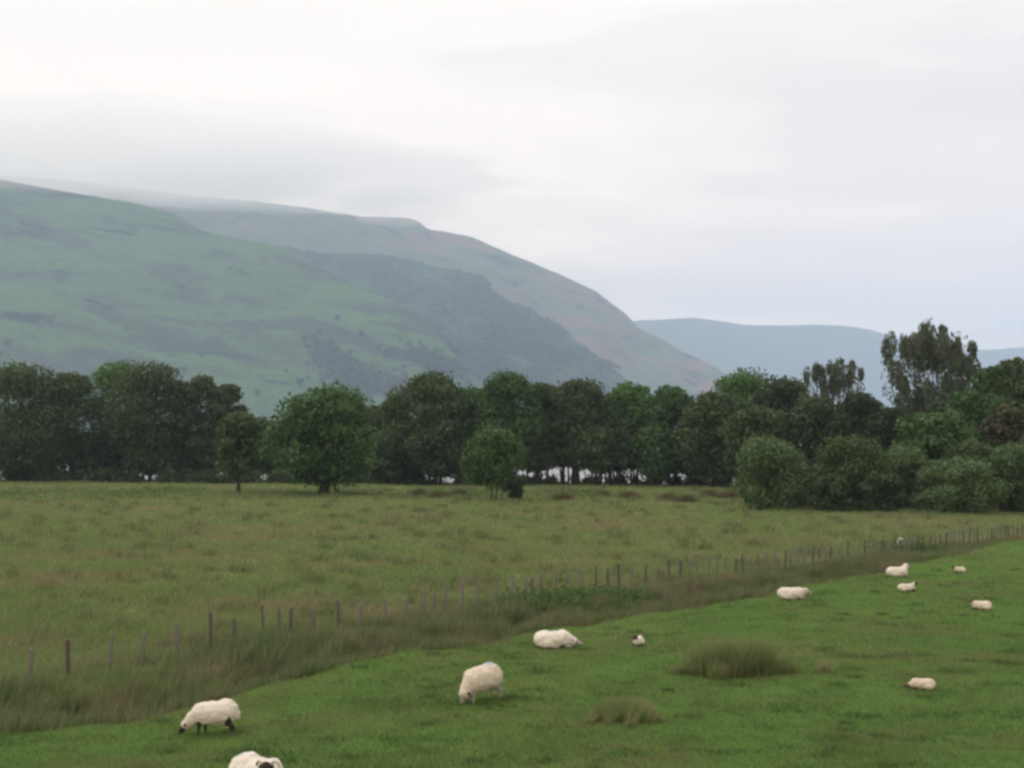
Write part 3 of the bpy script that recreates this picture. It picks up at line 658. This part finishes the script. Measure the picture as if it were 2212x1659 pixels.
# ---------------------------------------------------------------- fence
m, t = newmat('weathered_wood'); nn = noise(t, pos(t, (6, 6, 1.2), obj=True), 4, 5)
oi = N(t, 'ShaderNodeObjectInfo')
c = mixc(t, nn, (0.11, 0.10, 0.085), (0.24, 0.22, 0.195)); c = mixc(t, step(t, oi.outputs['Random'], .45, .6), c, mixc(t, nn, (0.07, 0.062, 0.052), (0.15, 0.13, 0.115)))
out(t, diffuse(t, c, .95, nn, .6, .01)); M_WOOD = m
m, t = newmat('galvanised_wire'); out(t, diffuse(t, (0.22, 0.22, 0.22), .5)); M_WIRE = m
m, t = newmat('pale_stone'); nn = noise(t, pos(t, obj=True), 6, 5); out(t, diffuse(t, mixc(t, nn, (.35, .34, .32), (.6, .58, .55)), .9, nn, .5, .02)); M_STONE = m
posts_x = [2, 105, 208, 317, 408, 498, 586, 660, 734, 776, 808, 873, 937, 997, 1063, 1117, 1169, 1194, 1222, 1273, 1314, 1364, 1406, 1445, 1464, 1486, 1524, 1563, 1598, 1635, 1670, 1702, 1735, 1771, 1803,
           1837, 1865, 1890, 1914, 1943, 1967, 1992, 2017, 2038, 2062, 2084, 2105, 2125, 2151, 2168, 2188, 2208, 2228, 2247, 2262, 2279, 2309, 2325, 2355, 2372, 2388, 2413, 2425, 2441, 2455, 2468, 2483, 2494,
           2508, 2519, 2534, 2549, 2563, 2578, 2592, 2605, 2617, 2630, 2643, 2656, 2668, 2681, 2694, 2707, 2719, 2731, 2743, 2755, 2767, 2778, 2790, 2802, 2814]
fx0, fy0 = fence_pt(posts_x[0]); fence = tag(empty('field_fence', (fx0, fy0, float(zg(fx0, fy0)))), 'long weathered post and wire fence crossing between the rushes and the marsh', 'fence')
O = Vector(fence.location); rd = random.Random(11); tops = []
def post_mesh(seed, hgt, r):
    rr = random.Random(seed); V, Fc = [], []; ns = 8; lv = [-.3, 0, .35, .7, hgt - .04, hgt, hgt + .012]
    for li, z in enumerate(lv):
        s = r * (1.08 if z < .1 else 1.0) * (1 if li < 5 else (.93 if li == 5 else .5))
        for k in range(ns):
            a = 2 * math.pi * k / ns; q = s * (1 + rr.uniform(-.08, .08)); V.append((q * math.cos(a) + .01 * math.sin(z * 3 + seed), q * math.sin(a), z))
    for li in range(len(lv) - 1):
        for k in range(ns): Fc.append((li * ns + k, li * ns + (k + 1) % ns, (li + 1) * ns + (k + 1) % ns, (li + 1) * ns + k))
    o = (len(lv) - 1) * ns; Fc += [(o, o + 1, o + 2, o + 3), (o, o + 3, o + 4, o + 7), (o + 4, o + 5, o + 6, o + 7)]
    return V, Fc
for i, sx_ in enumerate(posts_x):
    X, Y = fence_pt(sx_); Y += rd.uniform(-.12, .12); hgt = 1.04 + rd.uniform(-.16, .16); z = float(zg(X, Y))
    V, Fc = post_mesh(i, hgt, rd.uniform(.045, .064))
    o = mesh_np('post', V, Fc, M_WOOD, fence, smooth=True); o.location = Vector((X, Y, z)) - O
    o.rotation_euler = (rd.gauss(0, .035), rd.gauss(.03, .05), rd.uniform(0, 6)); tops.append((X, Y, z))
for hz in (.35, .62, .88):
    segs = [(Vector(a) - O + Vector((0, -.06, hz)), Vector(b) - O + Vector((0, -.06, hz)), 0.0025, .0025) for a, b in zip(tops[:-1], tops[1:])]
    v, f = tubes(segs, 4); mesh_np('wire', v, f, M_WIRE, fence)

# ---------------------------------------------------------------- sheep
m, t = newmat('fleece'); P = pos(t, obj=True); nn = noise(t, P, 14, 5, .7)
sepn = N(t, 'ShaderNodeSeparateXYZ'); t.links.new(P, sepn.inputs[0])
oi = N(t, 'ShaderNodeObjectInfo')
c = mixc(t, nn, mixc(t, oi.outputs['Random'], (0.47, 0.40, 0.31), (0.60, 0.55, 0.47)), mixc(t, oi.outputs['Random'], (0.70, 0.62, 0.51), (0.83, 0.79, 0.71)))
blue = N(t, 'ShaderNodeAttribute', attribute_name='tint')
c = mixc(t, blue.outputs['Fac'], c, (0.17, 0.30, 0.42))
out(t, diffuse(t, c, 1.0, nn, .8, .03, 0.0)); M_WOOL = m
def skin_mat(name, a, b):
    m, t = newmat(name); n = noise(t, pos(t, obj=True), 9, 3); out(t, diffuse(t, mixc(t, n, a, b), .8)); return m
M_BLACK = skin_mat('dark_face', (0.018, 0.014, 0.012), (0.05, 0.038, 0.032))
M_GREY = skin_mat('grey_face', (0.22, 0.18, 0.17), (0.42, 0.38, 0.36))
M_BROWN = skin_mat('brown_face', (0.07, 0.045, 0.03), (0.15, 0.10, 0.075))
M_HORN = skin_mat('horn', (0.30, 0.26, 0.20), (0.45, 0.40, 0.32))
M_EYE = skin_mat('eye', (0.01, 0.01, 0.008), (0.02, 0.016, 0.01))
def ell(c, r, rot=(0, 0, 0)): return ('e', Vector(c), r, rot)
def cap(a, b, ra, rb): return ('c', Vector(a), Vector(b), ra, rb)
def prim_mesh(bm, p):
    if p[0] == 'e':
        from mathutils import Euler
        M = Matrix.Translation(p[1]) @ Euler(p[3]).to_matrix().to_4x4() @ Matrix.Diagonal((*p[2], 1))
        bmesh.ops.create_icosphere(bm, subdivisions=3, radius=1, matrix=M)
    else:
        a, b, ra, rb = p[1:]; d = b - a; q = d.to_track_quat('Z', 'Y').to_matrix().to_4x4()
        bmesh.ops.create_cone(bm, cap_ends=True, segments=14, radius1=ra, radius2=rb, depth=d.length, matrix=Matrix.Translation((a + b) / 2) @ q)
        bmesh.ops.create_icosphere(bm, subdivisions=2, radius=ra, matrix=Matrix.Translation(a)); bmesh.ops.create_icosphere(bm, subdivisions=2, radius=rb, matrix=Matrix.Translation(b))
def dist(p, pr):
    if pr[0] == 'e':
        from mathutils import Euler
        q = Euler(pr[3]).to_matrix().transposed() @ (p - pr[1]); k = Vector((q.x / pr[2][0], q.y / pr[2][1], q.z / pr[2][2]))
        return (k.length - 1) * min(pr[2])
    a, b, ra, rb = pr[1:]; d = b - a; f = max(0, min(1, (p - a).dot(d) / d.length_squared)); return (p - a - d * f).length - (ra + (rb - ra) * f)
def build_sheep(name, label, loc, rz, s, wool, skin, face, blue_at=None, horns=None, eyes=None, ears=None, horn_mat=None, vox=.022, fluff=.02, group='sheep and lambs in the pasture', cat='sheep'):
    root = tag(empty(name, loc, rz, s), label, cat, group)
    bm = bmesh.new()
    for p in wool + skin: prim_mesh(bm, p)
    me = bpy.data.meshes.new('tmp'); bm.to_mesh(me); bm.free(); ob = bpy.data.objects.new('tmp', me); COL.objects.link(ob)
    md = ob.modifiers.new('r', 'REMESH'); md.mode = 'VOXEL'; md.voxel_size = vox
    sm = ob.modifiers.new('s', 'SMOOTH'); sm.factor = .6; sm.iterations = 3
    dg = bpy.context.evaluated_depsgraph_get(); dg.update(); ev = ob.evaluated_get(dg)
    m2 = bpy.data.meshes.new_from_object(ev); bpy.data.objects.remove(ob)
    m2.name = 'body'; m2.materials.clear(); m2.materials.append(M_WOOL); m2.materials.append(face)
    iswool = []
    tint = []
    nrm = [v.normal.copy() for v in m2.vertices]
    for i, v in enumerate(m2.vertices):
        dw = min(dist(v.co, p) for p in wool); ds = min(dist(v.co, p) for p in skin); w_ = dw < ds + .004
        iswool.append(w_)
        b = 0
        if blue_at:
            q = (v.co - Vector(blue_at[0])).length / blue_at[1]; b = max(0, 1 - q * q) * .75
        tint.append(b)
    for i, v in enumerate(m2.vertices):
        if iswool[i]:
            f = mnoise.fractal(v.co * 9 + Vector((s * 7, rz, 0)), .8, 2, 4); v.co += nrm[i] * (fluff * (f + .35))
    for p in m2.polygons:
        p.use_smooth = True; p.material_index = 0 if sum(iswool[k] for k in p.vertices) * 2 > len(p.vertices) else 1
    a = m2.attributes.new('tint', 'FLOAT', 'POINT'); a.data.foreach_set('value', tint)
    b = bpy.data.objects.new('body', m2); COL.objects.link(b); b.parent = root
    for nm, lst, mt in (('ear', ears, face), ('horn', horns, horn_mat or M_HORN), ('eye', eyes, M_EYE)):
        for pr in lst or []:
            bm = bmesh.new()
            for q in (pr if isinstance(pr, list) else [pr]): prim_mesh(bm, q)
            mm = bpy.data.meshes.new(nm); bm.to_mesh(mm); bm.free(); mm.materials.append(mt)
            for pl in mm.polygons: pl.use_smooth = True
            e = bpy.data.objects.new(nm, mm); COL.objects.link(e); e.parent = root
    return root
def horn(base, side, r=.055):    # a curl beside the head
    pts = [Vector(base) + Vector((-math.cos(a) * r - .0 + r * .2, side * (.035 + .045 * a / 4), math.sin(a) * r)) for a in [i * .7 for i in range(0, 7)]]
    return [cap(p, q, .021 - .0022 * i, .019 - .0022 * i) for i, (p, q) in enumerate(zip(pts[:-1], pts[1:]))]
def grazing(headskin=True):
    wool = [ell((0, 0, .46), (.42, .245, .235)), ell((-.22, 0, .49), (.26, .25, .25)), ell((.24, 0, .45), (.22, .21, .225)),
            cap((.34, 0, .44), (.57, 0, .25), .165, .105), ell((-.47, 0, .42), (.05, .045, .11))]
    skin = [cap((.58, 0, .235), (.70, 0, .07), .085, .05), ell((.71, 0, .06), (.05, .045, .045))]
    for sy_ in (-1, 1):
        y = .115 * sy_
        skin += [cap((.27, y, .36), (.25 + .04 * sy_, y, .20), .07, .038), cap((.25 + .04 * sy_, y, .20), (.26 + .05 * sy_, y, .03), .036, .026), ell((.27 + .05 * sy_, y, .015), (.045, .03, .025)),
                 cap((-.29, y, .40), (-.25 - .05 * sy_, y, .27), .11, .06), cap((-.25 - .05 * sy_, y, .27), (-.37 - .05 * sy_, y, .20), .052, .036), cap((-.37 - .05 * sy_, y, .20), (-.34 - .05 * sy_, y, .03), .034, .026), ell((-.325 - .05 * sy_, y, .015), (.045, .03, .025))]
    ears = [[ell((.575, sy_ * .125, .255), (.022, .065, .03), (0, sy_ * .2, 0))] for sy_ in (-1, 1)]
    eyes = [[ell((.645, sy_ * .066, .165), (.016, .012, .016))] for sy_ in (-1, 1)]
    horns = [horn((.57, sy_ * .05, .30), sy_) for sy_ in (-1, 1)]
    return wool, skin, ears, eyes, horns
def lying(neck='up', turn=0.0, thin=1.0, hl=1.0):
    w = thin
    wool = [ell((0, 0, .21), (.45, .27 * w, .205)), ell((-.24, 0, .22), (.26, .27 * w, .21)), ell((.22, 0, .23), (.22, .22 * w, .20)), ell((-.2, .17 * w, .14), (.2, .14, .13)), ell((-.2, -.17 * w, .14), (.2, .14, .13))]
    c, s_ = math.cos(turn), math.sin(turn)
    if neck == 'up':
        n0, n1 = Vector((.30, 0, .30)), Vector((.44, 0.05 * s_, .46)); hd = Vector((c, s_, -.35)).normalized() * .2
    elif neck == 'mid':
        n0, n1 = Vector((.30, 0, .27)), Vector((.50, 0.08 * s_, .31)); hd = Vector((c, s_, -.35)).normalized() * .19
    else:
        n0, n1 = Vector((.30, 0, .24)), Vector((.52, 0.08 * s_, .15)); hd = Vector((c, s_, -.25)).normalized() * .18
    wool.append(cap(n0, n1, .15 * w, .095 * w))
    hb = n1 + hd * .2; he = n1 + hd
    skin = [cap(hb, he, .082 * hl, .048 * hl)]
    for sy_ in (-1, 1):
        y = sy_ * .16 * w
        skin += [cap((.26, y, .10), (.44, y, .045), .055, .035), cap((.44, y, .045), (.30, y * 1.15, .03), .034, .027), cap((-.1, y * 1.5, .07), (.08, y * 1.6, .035), .05, .03)]
    sd_ = Vector((-s_, c, 0))
    ears = [[ell(n1 + sd_ * sy_ * .11 + Vector((0, 0, .05)), (.03, .06, .025), (sy_ * .3, 0, turn))] for sy_ in (-1, 1)]
    eyes = [[ell(n1 + hd * .55 + sd_ * sy_ * .062 * hl + Vector((0, 0, .02)), (.015, .012, .015))] for sy_ in (-1, 1)]
    return wool, skin, ears, eyes
def spot(px, py, up=0.0):            # ground point under a measured point of the pasture
    Y = 30.0
    for _ in range(12):
        X = at(px, 1000, Y).x; Y = (H - float(zg(X, Y))) * F / ((py - HOR / K) * K)
    return Vector((X, Y, float(zg(X, Y))))
def facing(px, deg): return R(deg)   # 0 = towards +X (right of the picture), 180 = left, 270 = to the camera
w_, s_, e_, y_, h_ = grazing()
build_sheep('sheep', 'cream sheep with a black face grazing leftwards beside the ditch', spot(472, 1573) - Vector((0, 0, .05)), R(183), 1.0, w_, s_, M_BLACK, None, None, y_, e_)
wB = w_[:3] + [cap((.28, -.02, .56), (.40, -.14, .58), .17, .13), w_[4]]
sB = s_[2:] + [cap((.42, -.28, .67), (.48, -.45, .48), .112, .068), ell((.485, -.455, .47), (.06, .06, .055))]
hB = [horn((.43 + q * .10, -.27, .72), q, .06) for q in (-1, 1)]
yB = [[ell((.47 + q * .08, -.36 + q * .02, .53), (.016, .016, .018))] for q in (-1, 1)]; eB = [[ell((.44 + q * .13, -.27 + q * .04, .61), (.06, .025, .03))] for q in (-1, 1)]
build_sheep('sheep', 'cream sheep cut by the bottom edge with its dark horned head at the right', spot(566, 1728), R(-32), 1.14, wB, sB, M_BLACK, ((-.34, -.05, .74), .12), hB, yB, eB)
wC = [ell((0, 0, .47), (.38, .27, .25)), ell((-.18, 0, .50), (.27, .27, .27)), ell((.20, 0, .45), (.23, .24, .24)), cap((.28, 0, .42), (.43, 0, .25), .17, .12), w_[4]]
sC = [cap((.43, 0, .23), (.50, 0, .07), .085, .05), ell((.505, 0, .06), (.05, .045, .045))] + s_[2:]
yC = [[ell((.43, q * .13, .25), (.022, .065, .03))] for q in (-1, 1)]; eC = [[ell((.485, q * .066, .165), (.016, .012, .016))] for q in (-1, 1)]
build_sheep('sheep', 'white grazing sheep with a pale face and a blue mark high on its back', spot(1042, 1503) - Vector((0, 0, .05)), R(218), 1.12, wC, sC, M_GREY, ((-.16, .02, .76), .13), None, yC, eC)
w_, s_, e_, y_ = lying('low', -.5)
build_sheep('sheep', 'white sheep lying with a faint blue saddle mark and its head low to the right', spot(1195, 1393), R(8), 1.17, w_, s_, M_GREY, ((-.02, 0, .46), .13), None, y_, e_)
w_, s_, e_, y_ = lying('mid', -.3)
build_sheep('sheep', 'plump white sheep lying alone on the pasture edge below the fence', spot(1706, 1291), R(-4), 1.08, w_, s_, M_GREY, None, None, y_, e_)
w_, s_, e_, y_ = lying('up', .3)
build_sheep('sheep', 'white sheep lying farthest up the pasture with its head raised to the right', spot(1934, 1243), R(12), 1.05, w_, s_, M_GREY, None, None, y_, e_)
L = dict(fluff=.012, cat='lamb')
w_, s_, e_, y_ = lying('up', .2, .8, 1.15)
build_sheep('lamb', 'white lamb lying with its black head to the right', spot(1953, 1274), R(2), .72, w_, s_, M_BLACK, None, None, y_, e_, **L)
w_, s_, e_, y_ = lying('up', -.4, .8, 1.15)
build_sheep('lamb', 'small white lamb with its black head to the left, farthest to the back', spot(2067, 1234), R(195), .62, w_, s_, M_BLACK, None, None, y_, e_, **L)
w_, s_, e_, y_ = lying('up', .3, .8, 1.1)
w_[-1] = cap((.30, 0, .26), (.52, 0, .42), .12, .075)
build_sheep('lamb', 'lamb with a brown head and stretched neck looking left near the right edge', spot(2112, 1313), R(176), .74, w_, s_, M_BROWN, None, None, y_, e_, **L)
w_, s_, e_, y_ = lying('low', 0, .8, 1.1)
build_sheep('lamb', 'pale lamb curled low in the grass, closest to the bottom right corner', spot(1982, 1481), R(172), .62, w_, s_, M_BROWN, None, None, y_, e_, **L)
w_, s_, e_, y_ = lying('up', -.2, .75, 1.15)
build_sheep('lamb', 'tiny dark headed lamb sitting face on between the lying sheep and the large rush clump', spot(1376, 1388), R(250), .62, w_, s_, M_BLACK, None, None, y_, e_, **L)
# pale stone by the fence
bm = bmesh.new(); bmesh.ops.create_icosphere(bm, subdivisions=3, radius=.26)
for v in bm.verts: v.co = Vector((v.co.x * .9, v.co.y * .8, v.co.z * 1.2)) * (1 + .25 * mnoise.noise(v.co * 4))
me = bpy.data.meshes.new('stone'); bm.to_mesh(me); bm.free(); me.materials.append(M_STONE); st = bpy.data.objects.new('stone', me); COL.objects.link(st)
q = spot(1943, 1183); st.location = q + Vector((0, 0, .35)); tag(st, 'small pale upright stone in the rushes beside the far part of the fence', 'stone')

# ---------------------------------------------------------------- haze
m, t = newmat('haze'); pv = N(t, 'ShaderNodeVolumePrincipled', inp={'Density': 1.45e-4, 'Color': (0.63, 0.79, 1.0, 1)})
pv.inputs['Anisotropy'].default_value = 0.0
o = t.nodes.new('ShaderNodeOutputMaterial'); t.links.new(pv.outputs[0], o.inputs['Volume'])
x0, x1, y0, y1, z0, z1 = -10500, 10500, -900, 14000, -20, 1750
V = [(x, y, z) for z in (z0, z1) for y in (y0, y1) for x in (x0, x1)]
hz = mesh_np('haze', V, [(0, 2, 3, 1), (4, 5, 7, 6), (0, 1, 5, 4), (2, 6, 7, 3), (0, 4, 6, 2), (1, 3, 7, 5)], m)
tag(hz, 'thin bluish haze filling the valley air', 'haze', kind='stuff')

m, t = newmat('low_cloud'); pv = N(t, 'ShaderNodeVolumePrincipled', inp={'Density': 1.5e-3, 'Color': (1, 1, 1, 1), 'Anisotropy': 0.35})
o = t.nodes.new('ShaderNodeOutputMaterial'); t.links.new(pv.outputs[0], o.inputs['Volume'])
def low_cloud(px, py, Y, rx, ry, rz, label, seed):  # lumpy volume of low cloud lying on a hill crest, inside the haze
    bm = bmesh.new(); bmesh.ops.create_icosphere(bm, subdivisions=5, radius=1)
    for v in bm.verts:
        d = v.co.copy(); f = 1 + .22 * mnoise.fractal(d * 2.2 + Vector((seed, 0, 0)), 1, 2, 4)
        v.co = Vector((d.x * rx * f, d.y * ry * f, d.z * rz * f))
    me = bpy.data.meshes.new('low_cloud'); bm.to_mesh(me); bm.free(); me.materials.append(m)
    e = bpy.data.objects.new('low_cloud', me); COL.objects.link(e); e.location = at(px, py, Y)
    tag(e, label, 'low_cloud', kind='stuff')
low_cloud(200, 334, 4600, 1250, 600, 190, 'white cloud bank resting on the left hill crest', 1.0)
low_cloud(0, 362, 3450, 500, 260, 85, 'low cloud over the top of the green hillside at the left edge', 6.0)
low_cloud(640, 384, 4900, 950, 500, 130, 'thin cloud lying along the middle of the crest', 4.0)
low_cloud(870, 443, 4950, 300, 260, 80, 'wisp of cloud over the knoll at the end of the crest', 8.0)
